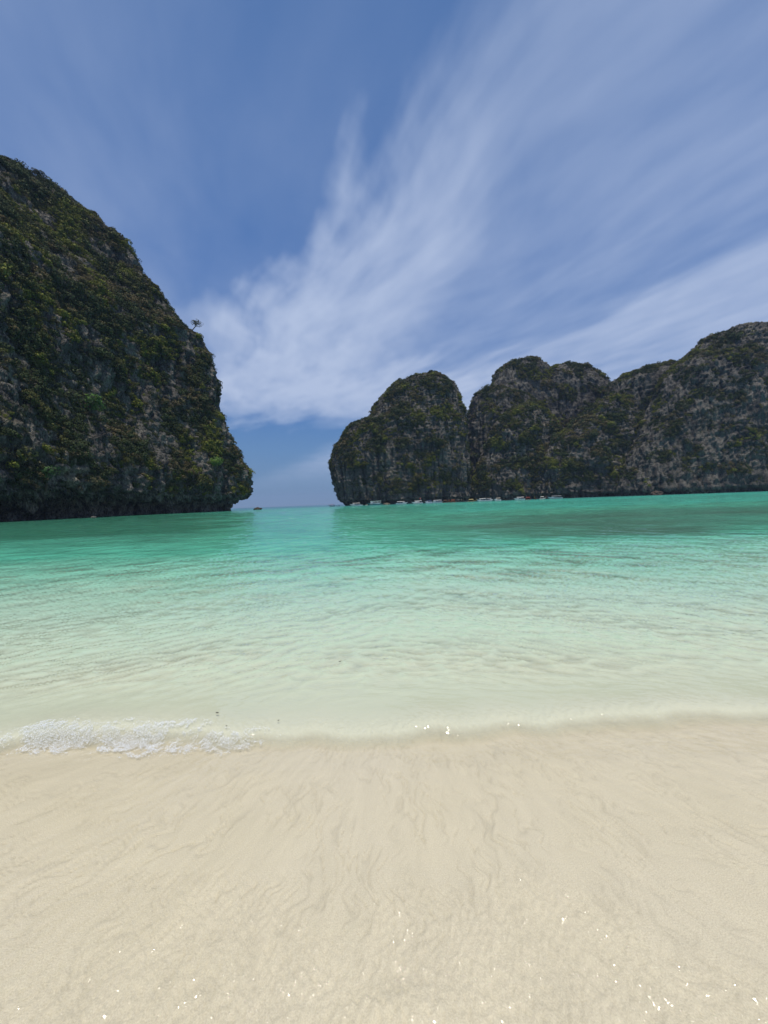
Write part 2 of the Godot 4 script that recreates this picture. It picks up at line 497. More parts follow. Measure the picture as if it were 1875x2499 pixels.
func shrub_mesh(sd: int, squash: float, count := 150, leaf := 0.108, lump_count := 5) -> ArrayMesh:
	var r := RandomNumberGenerator.new()
	r.seed = sd
	var v := PackedVector3Array()
	var n := PackedVector3Array()
	var lumps := []
	for k in lump_count:
		lumps.append([Vector3(r.randf_range(-0.45, 0.45), r.randf_range(0.1, 0.6) * squash, r.randf_range(-0.45, 0.45)), r.randf_range(0.32, 0.55)])
	for k in count:
		var l = lumps[k % lump_count]
		var d := Vector3(r.randfn(), r.randfn() + 0.35, r.randfn()).normalized()
		var p: Vector3 = l[0] + d * l[1] * r.randf_range(0.75, 1.1) * Vector3(1, squash, 1)
		var up := (d + 0.7 * Vector3(r.randfn(), r.randfn(), r.randfn())).normalized()
		var t := up.cross(Vector3(r.randfn(), r.randfn(), r.randfn())).normalized()
		var b := up.cross(t)
		var s := leaf * r.randf_range(0.65, 1.35)
		var q := [p - t * s, p + b * s * 0.7 + up * 0.04, p + t * s, p - b * s * 0.7 + up * 0.04]
		for w in [0, 1, 2, 0, 2, 3]:
			v.append(q[w]); n.append((up + d).normalized())
	var arr := []
	arr.resize(Mesh.ARRAY_MAX)
	arr[Mesh.ARRAY_VERTEX] = v
	arr[Mesh.ARRAY_NORMAL] = n
	var am := ArrayMesh.new()
	am.add_surface_from_arrays(Mesh.PRIMITIVE_TRIANGLES, arr)
	am.surface_set_material(0, leaf_mat)
	return am

const LOOKS := ["dark green", "olive", "bright yellow-green", "straw coloured"]

func leaf_look(p: Vector3, sd: float) -> int:
	var a := n_tone.get_noise_3d(p.x * 0.035 + 30.0, p.y * 0.035 + sd, p.z * 0.035)
	var b := rng.randf()
	if b > 0.96 or (b > 0.45 and n_veg.get_noise_3d(p.x * 0.03 + 80.0, p.y * 0.04, p.z * 0.03 + sd) > 0.24): return 3
	if b < 0.12: return 0
	return clampi(int(1.25 + 5.5 * a + 0.7 * (b - 0.5)), 0, 2)

func leaf_color(look: int) -> Color:
	return [Color(0.052, 0.070, 0.029), Color(0.092, 0.097, 0.034), Color(0.138, 0.152, 0.030), Color(0.132, 0.112, 0.056)][look]

# shrubs over a rock mass: the largest in view as things of their own, the rest as one mass
func plant(arr: Array, nu: int, nt: int, count: int, bare: float, smin: float, smax: float, sd: float, single: int, where: String, mass: String) -> void:
	var v: PackedVector3Array = arr[Mesh.ARRAY_VERTEX]
	var nr: PackedVector3Array = arr[Mesh.ARRAY_NORMAL]
	var eye := Vector3(0, EYE, 0)
	var acc := PackedFloat32Array()
	var total := 0.0
	for j in nt - 1:
		for i in nu - 1:
			var k := j * nu + i
			if nr[k].dot((eye - v[k]).normalized()) > -0.25 and v[k].y > 2.0:
				total += (v[k + 1] - v[k]).cross(v[k + nu] - v[k]).length()
			acc.append(total)
	var spots := []
	var tries := 0
	while spots.size() < count and tries < count * 8:
		tries += 1
		var q := acc.bsearch(rng.randf() * total)
		q = mini(q, acc.size() - 1)
		var j := q / (nu - 1)
		var i := q % (nu - 1)
		var k := j * nu + i
		var p := v[k].lerp(v[k + 1], rng.randf()).lerp(v[k + nu], rng.randf())
		var n := nr[k]
		var m := n_veg.get_noise_3d(p.x * 0.05, p.y * 0.06 + sd, p.z * 0.05)
		var want := 1.2 * n.y + 2.4 * m - bare + smoothstep(0.0, 1.0, p.y / 160.0) * 0.15
		if rng.randf() > clampf(want * 2.0, 0.02, 1.0) * smoothstep(6.0, 15.0, p.y): continue
		var s := lerpf(smin, smax, pow(rng.randf(), 2.2)) * (0.7 + 0.6 * clampf(want, 0, 1))
		if rng.randf() < 0.05: s *= 1.6
		var up := (Vector3.UP + 0.8 * n).normalized()
		var side := up.cross(Vector3(rng.randfn(), 0.01, rng.randfn())).normalized()
		var bs := Basis(side, up, side.cross(up)).scaled(Vector3.ONE * s)
		spots.append([s / (p - eye).length() * rng.randf_range(0.6, 1.0), Transform3D(bs, p + n * s * 0.1), leaf_look(p, sd), rng.randf_range(0.7, 1.25)])
	spots.sort_custom(func(a, b): return a[0] > b[0])
	for k in mini(single, spots.size()):
		var o := MeshInstance3D.new()
		o.mesh = shrub_meshes[k % shrub_meshes.size()]
		o.transform = spots[k][1]
		o.name = numbered("cliff_shrub")
		var look: int = spots[k][2]
		o.material_override = look_mats[look]
		add_child(o, true)
		var y: float = spots[k][1].origin.y
		var band: String = "low above the water" if y < 35.0 else ("halfway up" if y < 90.0 else "high up")
		tag(o, "%s shrub %s on %s" % [LOOKS[look], band, where], "shrub", "%s shrubs %s on %s" % [LOOKS[look], band, where])
	var per := shrub_meshes.size()
	var parts := []
	for k in per: parts.append([])
	for k in range(single, spots.size()): parts[k % per].append(spots[k])
	var holder := Node3D.new()
	holder.name = numbered("shrub_cover")
	add_child(holder)
	tag(holder, mass, "shrubs", "", "stuff")
	for k in per:
		var mm := MultiMesh.new()
		mm.transform_format = MultiMesh.TRANSFORM_3D
		mm.use_colors = true
		mm.mesh = shrub_meshes[k]
		mm.instance_count = parts[k].size()
		for q in parts[k].size():
			mm.set_instance_transform(q, parts[k][q][1])
			mm.set_instance_color(q, leaf_color(parts[k][q][2]) * parts[k][q][3])
		var mi := MultiMeshInstance3D.new()
		mi.multimesh = mm
		mi.name = "shrubs"
		mi.set_meta("kind", "stuff")
		holder.add_child(mi, true)

# the point of a rock mass that lies in a given direction from the beach
func spot(arr: Array, x: float, y: float) -> Vector3:
	var v: PackedVector3Array = arr[Mesh.ARRAY_VERTEX]
	var best := 1e9
	var at := Vector3.ZERO
	for p in v:
		if p.z > -20.0: continue
		var dx := p.x / -p.z - x
		var dy := (p.y - EYE) / -p.z - y
		var e := (dx * dx + dy * dy) * 4.0e4 - p.z * 0.02
		if e < best:
			best = e
			at = p
	return at

# the outermost point of the headland's outline at a given height of the view
func rim(arr: Array, y: float) -> Vector3:
	var v: PackedVector3Array = arr[Mesh.ARRAY_VERTEX]
	var best := -1e9
	var at := Vector3.ZERO
	for p in v:
		if p.z > -20.0 or absf((p.y - EYE) / -p.z - y) > 0.012: continue
		if p.x / -p.z > best:
			best = p.x / -p.z
			at = p
	return at

func tree(called: String, at: Vector3, size: float, col: Color, sd: int, lean: Vector3, label: String, squash := 0.8, gap := false) -> void:
	var t := Node3D.new()
	t.name = numbered(called)
	add_child(t)
	t.position = at
	tag(t, label, "tree")
	var st := new_st()
	var top := (Vector3.UP * 0.55 + lean) * size
	tube(st, [Vector3(0, -0.15 * size, 0) - lean * size * 0.4, top * 0.45 + Vector3(0.03, 0.02, 0) * size, top, top + Vector3(lean.x * 0.3, 0.25, 0) * size], [0.05 * size, 0.042 * size, 0.03 * size, 0.008 * size])
	for k in 4:
		var a := TAU * k / 4.0 + 0.4
		tube(st, [top * (0.55 + 0.1 * k), top + Vector3(cos(a) * 0.4, 0.12, sin(a) * 0.4) * size], [0.022 * size, 0.006 * size], 5)
	st_node("trunk", st, flat_mat(srgb(92, 82, 70), 0.9, 0.2), t)
	var m: StandardMaterial3D = leaf_mat.duplicate()
	m.vertex_color_use_as_albedo = false
	m.albedo_color = col.linear_to_srgb()
	var o := MeshInstance3D.new()
	o.mesh = shrub_mesh(sd, squash, 260 if gap else 620, 0.075, 7)
	o.material_override = m
	o.name = "crown"
	o.position = top - Vector3(0, 0.2 * size, 0)
	o.scale = Vector3.ONE * size * 0.75
	t.add_child(o)

func left_grid(nu: int, nt: int) -> PackedVector3Array:
	var path := PackedVector2Array([Vector2(-160, 40), Vector2(-122, 75), Vector2(-112, 105), Vector2(-115, 132), Vector2(-116, 165), Vector2(-106, 200), Vector2(-95, 219), Vector2(-90, 227), Vector2(-96, 245), Vector2(-130, 262), Vector2(-200, 272)])
	var curve := Curve2D.new()
	for k in path.size():
		var tg := (path[mini(k + 1, path.size() - 1)] - path[maxi(k - 1, 0)]) / 6.0
		curve.add_point(path[k], -tg, tg)
	var length := curve.get_baked_length()
	var lv := [[-3.0, 0.977], [0.5, 0.979], [2.5, 0.987], [4.5, 1.003], [6.5, 1.022], [9.7, 1.0345], [18.2, 1.0391], [26.6, 1.0332], [43.3, 1.0041], [61.5, 0.98], [75.7, 0.9715], [91.7, 0.9565], [105.4, 0.9366], [113.8, 0.9037], [123.0, 0.8698], [131.4, 0.8475],
		[141.0, 0.8125], [150.0, 0.801], [163.2, 0.767], [172.4, 0.7216], [179.5, 0.6733], [184.1, 0.63], [188.3, 0.5993], [192.2, 0.5655], [195.0, 0.536], [199.0, 0.45], [201.0, 0.2]]
	var c := Vector2(-330, 170)
	var v := PackedVector3Array(); v.resize(nu * nt)
	for j in nt:
		var l := level_at(lv, float(j) / (nt - 1))
		for i in nu:
			var p: Vector2 = c + (curve.sample_baked(length * i / (nu - 1)) - c) * l[1]
			v[j * nu + i] = Vector3(p.x, l[0], -p.y)
	return v

func build_cliffs() -> void:
	rock_mat = tint_mat(0.9, 0.25)
	rock_mat.albedo_texture = noise_tex(61, 1024, 0.03, 5, Color(0.45, 0.45, 0.46), Color(1, 1, 1))
	rock_mat.heightmap_enabled = true
	rock_mat.heightmap_texture = noise_tex(62, 1024, 0.03, 5, Color.BLACK, Color.WHITE)
	rock_mat.heightmap_scale = 90.0
	rock_mat.uv1_triplanar = true; rock_mat.uv1_world_triplanar = true
	rock_mat.uv1_scale = Vector3(0.05, 0.02, 0.05)
	leaf_mat = tint_mat(0.75, 0.25)
	leaf_mat.backlight_enabled = true
	leaf_mat.backlight = Color(0.3, 0.3, 0.3)
	for k in 4:
		var m: StandardMaterial3D = leaf_mat.duplicate()
		m.vertex_color_use_as_albedo = false
		m.albedo_color = leaf_color(k).linear_to_srgb()
		look_mats.append(m)
	for k in 4: shrub_meshes.append(shrub_mesh(70 + k, [0.8, 1.0, 0.65, 0.9][k]))

	# the near headland on the left
	var nu := 430
	var nt := 330
	var arr := rockify(left_grid(nu, nt), nu, nt, 0.8, 3.0, 0.38, 4.2)
	var o := mesh_node("limestone_headland", arr, rock_mat, self)
	tag(o, "towering shrub covered limestone headland on the left of the bay", "headland", "", "structure")
	plant(arr, nu, nt, 38000, -0.08, 0.7, 2.2, 3.0, 150, "the tall left headland", "dense green and brown shrubs covering the tall left headland")
	tree("ridge_tree", rim(arr, 0.485) + Vector3(0.2, 0.3, 0), 5.5, Color(0.035, 0.05, 0.025), 91, Vector3(0.55, 0.15, 0), "lone dark gnarled tree leaning out from the ridge of the left headland", 0.8, true)
	tree("broadleaf_tree", spot(arr, -0.4426, 0.105), 7.5, Color(0.085, 0.16, 0.03), 92, Vector3(0.1, 0.1, 0.2), "bright green broadleaf tree low on the headland near its seaward tip")
	tree("broadleaf_tree", spot(arr, -0.905, 0.075), 7.0, Color(0.045, 0.10, 0.03), 93, Vector3(0.15, 0.1, 0.1), "deep green leafy tree in the corner just above the overhang at far left")
	tree("broadleaf_tree", spot(arr, -0.7783, 0.26), 8.0, Color(0.055, 0.125, 0.022), 94, Vector3(0.15, 0.1, 0.1), "glossy green tree in the middle of the left headland's green hollow")
	tree("crest_tree", rim(arr, 0.90) - Vector3(0, 1.5, 0), 4.5, Color(0.04, 0.055, 0.03), 95, Vector3(0.05, 0.2, 0), "small round tree on the crest of the left headland near the frame edge")

	# the domed rock beside the gap
	nu = 320; nt = 230
	var lv := [[-3, -43.5, 90], [1.7, -44.5, 90], [7.7, -48, 90], [24.8, -52, 89.5], [39.2, -54, 89], [49.1, -53.6, 88.5], [57.6, -50.7, 88.3], [67.1, -45.2, 88], [74.9, -39.9, 87.6], [83.5, -31.6, 87.1], [90.4, -14, 85.8], [95.7, -10, 85],
		[104, -4.2, 83.4], [111.6, 2, 81], [118.4, 9.4, 77.5], [123.7, 16.6, 71.5], [127, 25.3, 66.5], [130.4, 36.7, 59], [132.5, 46, 52]]
	arr = rockify(loft_grid(lv, 385.0, 34.0, 60.0, nu, nt), nu, nt, 0.6, 17.0)
	o = mesh_node("limestone_dome", arr, rock_mat, self)
	tag(o, "rounded limestone dome standing right of the open gap to the sea", "rock", "", "structure")
	plant(arr, nu, nt, 9000, 0.22, 1.0, 2.3, 17.0, 50, "the limestone dome by the gap", "patchy shrubs over the rounded limestone dome")

	# the long wall of peaks on the right, mass by mass
	var wall := Node3D.new()
	wall.name = "limestone_range"
	add_child(wall)
	tag(wall, "long wall of grey limestone peaks across the right of the bay", "cliffs", "", "structure")
	var masses := [
		["shoulder", [[-3, 86, 190], [20, 90, 188], [56.9, 94.8, 185], [89, 96.3, 180], [96.7, 98.3, 176], [106.6, 101.6, 170], [114.7, 104.2, 165], [119.3, 107.3, 155], [123.6, 114, 140], [125, 122, 132]], 420.0, 40.0, 40.0, 150, 120, 0.65],
		["peak", [[-3, 112, 260], [60, 118, 245], [110, 126, 225], [130.8, 130.4, 212], [139.5, 133.3, 206], [149.2, 136, 201], [155.2, 141, 197], [159.1, 147.6, 193], [162, 155, 187], [163.4, 165, 178]], 440.0, 38.0, 40.0, 150, 120, 0.6],
		["peak", [[-3, 170, 300], [60, 176, 288], [110, 182, 272], [128.4, 184, 263.4], [132.5, 186, 260.2], [139.2, 188, 253.7], [146.8, 193, 244.3], [151.5, 202, 230], [153.5, 209, 222]], 430.0, 30.0, 40.0, 150, 120, 0.6],
		["ridge", [[-3, 205, 350], [40, 214, 348], [80, 224, 345], [105, 229, 342], [113.9, 232.8, 340], [121, 243, 336], [126, 254, 330], [130, 270, 322], [132, 285, 310]], 380.0, 36.0, 40.0, 190, 130, 0.65],
		["buttress", [[-3, 88, 205], [15, 92, 203], [35, 98, 197], [60, 107, 188], [78, 116, 180], [90, 131, 172], [97, 144, 163], [99.5, 150, 156]], 385.0, 26.0, 45.0, 190, 140, 0.8],
		["buttress", [[-3, 140, 285], [15, 144, 282], [35, 152, 276], [54.6, 165.6, 268], [68, 180, 260], [80, 193, 250], [92, 207, 238], [99, 216, 228]], 362.0, 26.0, 40.0, 190, 140, 0.8],
		["peak", [[-3, 205, 460], [25, 216, 455], [60, 236, 450], [90, 252, 444], [105, 260, 440], [114, 266.3, 436], [122.4, 278.7, 430], [130.4, 284.6, 424], [137, 291.7, 415], [141.5, 300, 405], [142.5, 315, 390], [143, 340, 370]], 335.0, 42.0, 60.0, 330, 200, 0.75],
	]
	var sd := 31.0
	var total := []
	for m in masses:
		arr = rockify(loft_grid(m[1], m[2], m[3], m[4], m[5], m[6]), m[5], m[6], m[7], sd, 0.15, 0.8 if m[2] == 335.0 else 2.2)
		mesh_node(m[0], arr, rock_mat, wall)
		plant(arr, m[5], m[6], {"shoulder": 2200, "peak": 4400, "ridge": 2900, "buttress": 6000}[m[0]], 0.0 if m[0] == "buttress" else 0.26, 1.0, 2.4, sd, 12, "the long right cliff wall", {
			31.0: "thin shrubs on the narrow shoulder right of the cleft", 44.0: "sparse shrubs on the flat topped summit behind the buttress", 57.0: "sparse shrubs on the round second summit", 70.0: "shrubs along the level ridge before the great right peak",
			83.0: "thick green and straw shrubs on the buttress right of the cleft", 96.0: "thick shrubs on the buttress below the level ridge", 109.0: "shrubs over the great peak at the right edge"}[sd])
		sd += 13.0

# ---------------------------------------------------------------- rocks, boats, foam, flotsam
func rock_shape(size: Vector3, sd: float, nu := 40, nt := 24) -> ArrayMesh:
	var v := PackedVector3Array(); v.resize(nu * nt)
	var c := PackedColorArray(); c.resize(nu * nt)
	for j in nt:
		var ph := PI * j / (nt - 1)
		for i in nu:
			var th := TAU * i / (nu - 1)
			var d := Vector3(sin(ph) * cos(th), cos(ph), sin(ph) * sin(th))
			var k := 1.0 + 0.35 * n_low.get_noise_3d(d.x * 1.3 + sd, d.y * 1.3, d.z * 1.3) + 0.16 * n_rock.get_noise_3d(d.x * 3.0, d.y * 3.0 + sd, d.z * 3.0)
			v[j * nu + i] = d * k * size / 2.0
			var t := 0.75 + 0.5 * n_rock.get_noise_3d(d.x * 5.0 + sd, d.y * 9.0, d.z * 5.0)
			c[j * nu + i] = Color(t, t, t)
	var am := ArrayMesh.new()
	am.add_surface_from_arrays(Mesh.PRIMITIVE_TRIANGLES, grid_arrays(v, nu, nt, c))
	return am

func build_rocks() -> void:
	var list := [
		["boulder", Vector3(221, 0.7, -301), Vector3(8.5, 5.0, 6), Color(0.20, 0.155, 0.125), "brown boulder alone in the water at the foot of the right cliff wall"],
		["rock", Vector3(-92, 0.3, -272), Vector3(5.6, 2.6, 4), Color(0.17, 0.145, 0.11), "low brown islet rock in the gap just off the headland's tip"],
		["rock", Vector3(2.4, 0.2, -344), Vector3(6.5, 2.2, 4), Color(0.42, 0.36, 0.26), "pale sandy rock between the moored boats below the dome"],
		["rock", Vector3(-104.5, 0.1, -134.0), Vector3(1.7, 0.9, 1.3), Color(0.36, 0.35, 0.32), "small pale rock at the waterline under the left overhang, nearer one"],
		["rock", Vector3(-113.5, 0.1, -164.0), Vector3(1.7, 1.0, 1.3), Color(0.38, 0.36, 0.33), "small pale rock at the waterline under the left overhang, farther one"],
	]
	var sd := 4.0
	for r in list:
		var m := tint_mat(0.9, 0.25)
		m.albedo_color = r[3].linear_to_srgb()
		m.albedo_texture = rock_mat.albedo_texture
		m.uv1_triplanar = true
		m.uv1_scale = Vector3(0.3, 0.3, 0.3)
		var o := MeshInstance3D.new()
		o.mesh = rock_shape(r[2], sd)
		o.material_override = m
		o.position = r[1]
		o.name = numbered(r[0])
		add_child(o, true)
		tag(o, r[4], "rock")
		sd += 3.0

# hull by stations from stern (-x) to bow (+x), closed by a deck a little below the gunwale
func hull_shape(length: float, beam: float, side: float, bow_rise: float, sharp: float, stern := 0.85) -> SurfaceTool:
	var st := new_st()
	var prev := []
	for i in 13:
		var s := i / 12.0
		var x := length * (s - 0.5)
		var w := beam / 2.0 * lerpf(stern, 1.0, smoothstep(0.0, 0.4, s)) * (1.0 - pow(s, sharp)) + 0.02
		var g := side + bow_rise * pow(s, 3.0)
		var keel := -0.35 + (g + 0.25) * pow(s, 7.0)
		var xb := x + bow_rise * 0.5 * pow(s, 4.0)
		var row := [Vector3(xb, g, w), Vector3(x, lerpf(keel, g, 0.35), w * 0.82), Vector3(x, keel, 0.01), Vector3(x, lerpf(keel, g, 0.35), -w * 0.82), Vector3(xb, g, -w), Vector3(xb, g - 0.12, -w * 0.88), Vector3(xb, g - 0.12, w * 0.88), Vector3(xb, g, w)]
		if i > 0:
			for k in 7: quad(st, prev[k], row[k], row[k + 1], prev[k + 1])
		else:
			quad(st, row[0], row[1], row[3], row[4])
			quad(st, row[1], row[2], row[2] + Vector3(0, 0, -0.01), row[3])
		prev = row
	return st

func part(called: String, parent: Node, c: Vector3, s: Vector3, m: Material) -> MeshInstance3D:
	var st := new_st()
	box(st, c, s)
	return st_node(called, st, m, parent)

# a roof that is bowed across its width
func canopy(parent: Node, x0: float, x1: float, y: float, w: float, m: Material, rise := 0.18, bow_drop := 0.1) -> MeshInstance3D:
	var st := new_st()
	for k in 6:
		var a := -1.0 + k / 3.0
		var b := -1.0 + (k + 1) / 3.0
		var ya := y + rise * (1.0 - a * a)
		var yb := y + rise * (1.0 - b * b)
		var p := [Vector3(x0, ya, a * w), Vector3(x1, ya - bow_drop, a * w * 0.85), Vector3(x1, yb - bow_drop, b * w * 0.85), Vector3(x0, yb, b * w)]
		var t := Vector3(0, 0.09, 0)
		quad(st, p[0] + t, p[3] + t, p[2] + t, p[1] + t)
		quad(st, p[0], p[1], p[2], p[3])
		quad(st, p[0], p[3], p[3] + t, p[0] + t)
		quad(st, p[1], p[1] + t, p[2] + t, p[2])
		if k == 0: quad(st, p[0], p[0] + t, p[1] + t, p[1])
		if k == 5: quad(st, p[3], p[2], p[2] + t, p[3] + t)
	return st_node("canopy", st, m, parent)

func post(parent: Node, a: Vector3, b: Vector3, m: Material, called := "canopy_post", r := 0.05) -> void:
	var st := new_st()
	tube(st, [a, b], [r, r], 5)
	st_node(called, st, m, parent)

func speedboat(length: float, hull_c: Color, roof_c: Color, stripe_c: Color) -> Node3D:
	var t := Node3D.new()
	t.name = numbered("speedboat")
	add_child(t)
	var hm := flat_mat(hull_c, 0.25, 0.5)
	var metal := flat_mat(srgb(200, 204, 208), 0.3, 0.6)
	var w := length * 0.26
	st_node("hull", hull_shape(length, w, 0.95, 0.65, 3.2), hm, t)
	var st := new_st()
	for sd in [-1, 1]:
		box(st, Vector3(-0.12 * length, 0.62, sd * w * 0.497), Vector3(length * 0.6, 0.14, 0.03))
	st_node("stripe", st, flat_mat(stripe_c, 0.35), t)
	part("cabin", t, Vector3(length * 0.16, 1.15, 0), Vector3(length * 0.18, 0.75, w * 0.6), hm)
	st = new_st()
	quad(st, Vector3(length * 0.19, 2.0, -w * 0.30), Vector3(length * 0.262, 1.2, -w * 0.32), Vector3(length * 0.262, 1.2, w * 0.32), Vector3(length * 0.19, 2.0, w * 0.30))
	quad(st, Vector3(length * 0.186, 2.0, w * 0.30), Vector3(length * 0.256, 1.2, w * 0.32), Vector3(length * 0.256, 1.2, -w * 0.32), Vector3(length * 0.186, 2.0, -w * 0.30))
	st_node("windscreen", st, flat_mat(srgb(38, 52, 66), 0.08, 0.5), t)
	for k in 4:
		part("bench", t, Vector3(length * (-0.34 + 0.1 * k), 1.05, 0), Vector3(length * 0.045, 0.45, w * 0.75), flat_mat(srgb(70, 84, 110), 0.7))
	canopy(t, -0.40 * length, 0.24 * length, 2.25, w * 0.46, flat_mat(roof_c, 0.5))
	for x in [-0.38, -0.08, 0.2]:
		for sd in [-1, 1]:
			post(t, Vector3(length * x, 0.85, sd * w * 0.42), Vector3(length * x, 2.28, sd * w * 0.40), metal)
	for z in [-0.2, 0.2]:
		part("engine", t, Vector3(-length * 0.525, 0.85, z * w), Vector3(0.5, 0.9, 0.4), flat_mat(srgb(28, 30, 34), 0.3))
	return t

func cruiser(length: float) -> Node3D:
	var t := speedboat(length, srgb(238, 238, 234), srgb(240, 240, 236), srgb(160, 40, 40))
	t.name = numbered("cabin_cruiser")
	var wm := flat_mat(srgb(236, 236, 232), 0.3)
	part("deckhouse", t, Vector3(-0.02 * length, 1.5, 0), Vector3(length * 0.34, 1.3, length * 0.19), wm)
	for k in 4:
		for sd in [-1, 1]:
			part("window", t, Vector3(length * (-0.14 + 0.08 * k), 1.7, sd * length * 0.0965), Vector3(length * 0.055, 0.45, 0.03), flat_mat(srgb(30, 40, 50), 0.1))
	post(t, Vector3(-0.3 * length, 2.3, 0), Vector3(-0.36 * length, 5.4, 0), flat_mat(srgb(215, 215, 210), 0.4), "mast", 0.06)
	var st := new_st()
	quad(st, Vector3(-0.345 * length, 4.9, 0.02), Vector3(-0.345 * length + 1.2, 4.8, 0.1), Vector3(-0.34 * length + 1.2, 4.1, 0.1), Vector3(-0.34 * length, 4.2, 0.02))
	st_node("flag", st, flat_mat(srgb(170, 40, 40), 0.8), t)
	return t

func longtail(length: float, wood: Color, roof_c: Color, ribbon_c: Color, covered := true) -> Node3D:
	var t := Node3D.new()
	t.name = numbered("longtail_boat")
	add_child(t)
	var wm := flat_mat(wood, 0.7, 0.3)
	var w := length * 0.17
	st_node("hull", hull_shape(length, w, 0.55, 0.7, 2.6, 0.6), wm, t)
	var st := new_st()
	tube(st, [Vector3(length * 0.5, 1.0, 0), Vector3(length * 0.545, 1.9, 0), Vector3(length * 0.55, 2.7, 0)], [0.12, 0.09, 0.06], 6)
	st_node("bow_post", st, wm, t)
	st = new_st()
	tube(st, [Vector3(length * 0.535, 1.75, 0), Vector3(length * 0.548, 2.15, 0)], [0.2, 0.18], 7)
	st_node("bow_ribbon", st, flat_mat(ribbon_c, 0.9), t)
	for k in 3:
		part("thwart", t, Vector3(length * (-0.2 + 0.2 * k), 0.55, 0), Vector3(0.25, 0.06, w * 0.8), wm)
	if covered:
		canopy(t, -0.36 * length, 0.18 * length, 1.85, w * 0.5, flat_mat(roof_c, 0.8), 0.22, 0.0)
		for x in [-0.34, 0.15]:
			for sd in [-1, 1]:
				post(t, Vector3(length * x, 0.45, sd * w * 0.42), Vector3(length * x, 1.88, sd * w * 0.45), wm)
	part("engine", t, Vector3(-length * 0.47, 1.0, 0), Vector3(0.7, 0.5, 0.45), flat_mat(srgb(60, 60, 62), 0.5))
	st = new_st()
	tube(st, [Vector3(-length * 0.5, 0.9, 0), Vector3(-length * 0.5 - 2.2, 0.05, 0.3)], [0.04, 0.03], 5)
	st_node("tail_shaft", st, flat_mat(srgb(110, 110, 112), 0.4), t)
	return t

func ferry(length: float) -> Node3D:
	var t := Node3D.new()
	t.name = numbered("excursion_boat")
	add_child(t)
	var w := length * 0.27
	var white := flat_mat(srgb(226, 232, 230), 0.4)
	st_node("hull", hull_shape(length, w, 1.1, 0.9, 3.6), flat_mat(srgb(92, 150, 150), 0.4), t)
	part("lower_cabin", t, Vector3(-0.04 * length, 1.55, 0), Vector3(length * 0.66, 1.0, w * 0.78), white)
	for k in 7:
		for sd in [-1, 1]:
			part("window", t, Vector3(length * (-0.31 + 0.09 * k), 1.7, sd * w * 0.393), Vector3(length * 0.062, 0.5, 0.03), flat_mat(srgb(40, 58, 66), 0.1))
	part("upper_deck", t, Vector3(-0.06 * length, 2.11, 0), Vector3(length * 0.74, 0.1, w * 0.88), white)
	part("wheelhouse", t, Vector3(0.2 * length, 2.75, 0), Vector3(length * 0.16, 1.15, w * 0.6), white)
	for k in 3:
		for sd in [-1, 1]:
			part("window", t, Vector3(length * (0.15 + 0.05 * k), 2.95, sd * w * 0.303), Vector3(length * 0.036, 0.5, 0.03), flat_mat(srgb(40, 58, 66), 0.1))
	canopy(t, -0.43 * length, 0.31 * length, 3.4, w * 0.45, flat_mat(srgb(180, 215, 212), 0.5))
	for x in [-0.41, -0.2, 0.0]:
		for sd in [-1, 1]:
			post(t, Vector3(length * x, 2.15, sd * w * 0.42), Vector3(length * x, 3.45, sd * w * 0.42), white)
	for sd in [-1, 1]:
		post(t, Vector3(-0.43 * length, 2.7, sd * w * 0.43), Vector3(0.1 * length, 2.7, sd * w * 0.43), white, "rail", 0.04)
	return t

func dinghy(length: float, c: Color) -> Node3D:
	var t := Node3D.new()
	t.name = numbered("dinghy")
	add_child(t)
	st_node("hull", hull_shape(length, length * 0.38, 0.5, 0.25, 2.8), flat_mat(c, 0.4), t)
	for k in 2:
		part("bench", t, Vector3(length * (-0.22 + 0.3 * k), 0.48, 0), Vector3(0.3, 0.06, length * 0.3), flat_mat(srgb(150, 120, 90), 0.7))
	part("engine", t, Vector3(-length * 0.54, 0.6, 0), Vector3(0.3, 0.6, 0.28), flat_mat(srgb(35, 36, 40), 0.3))
	return t

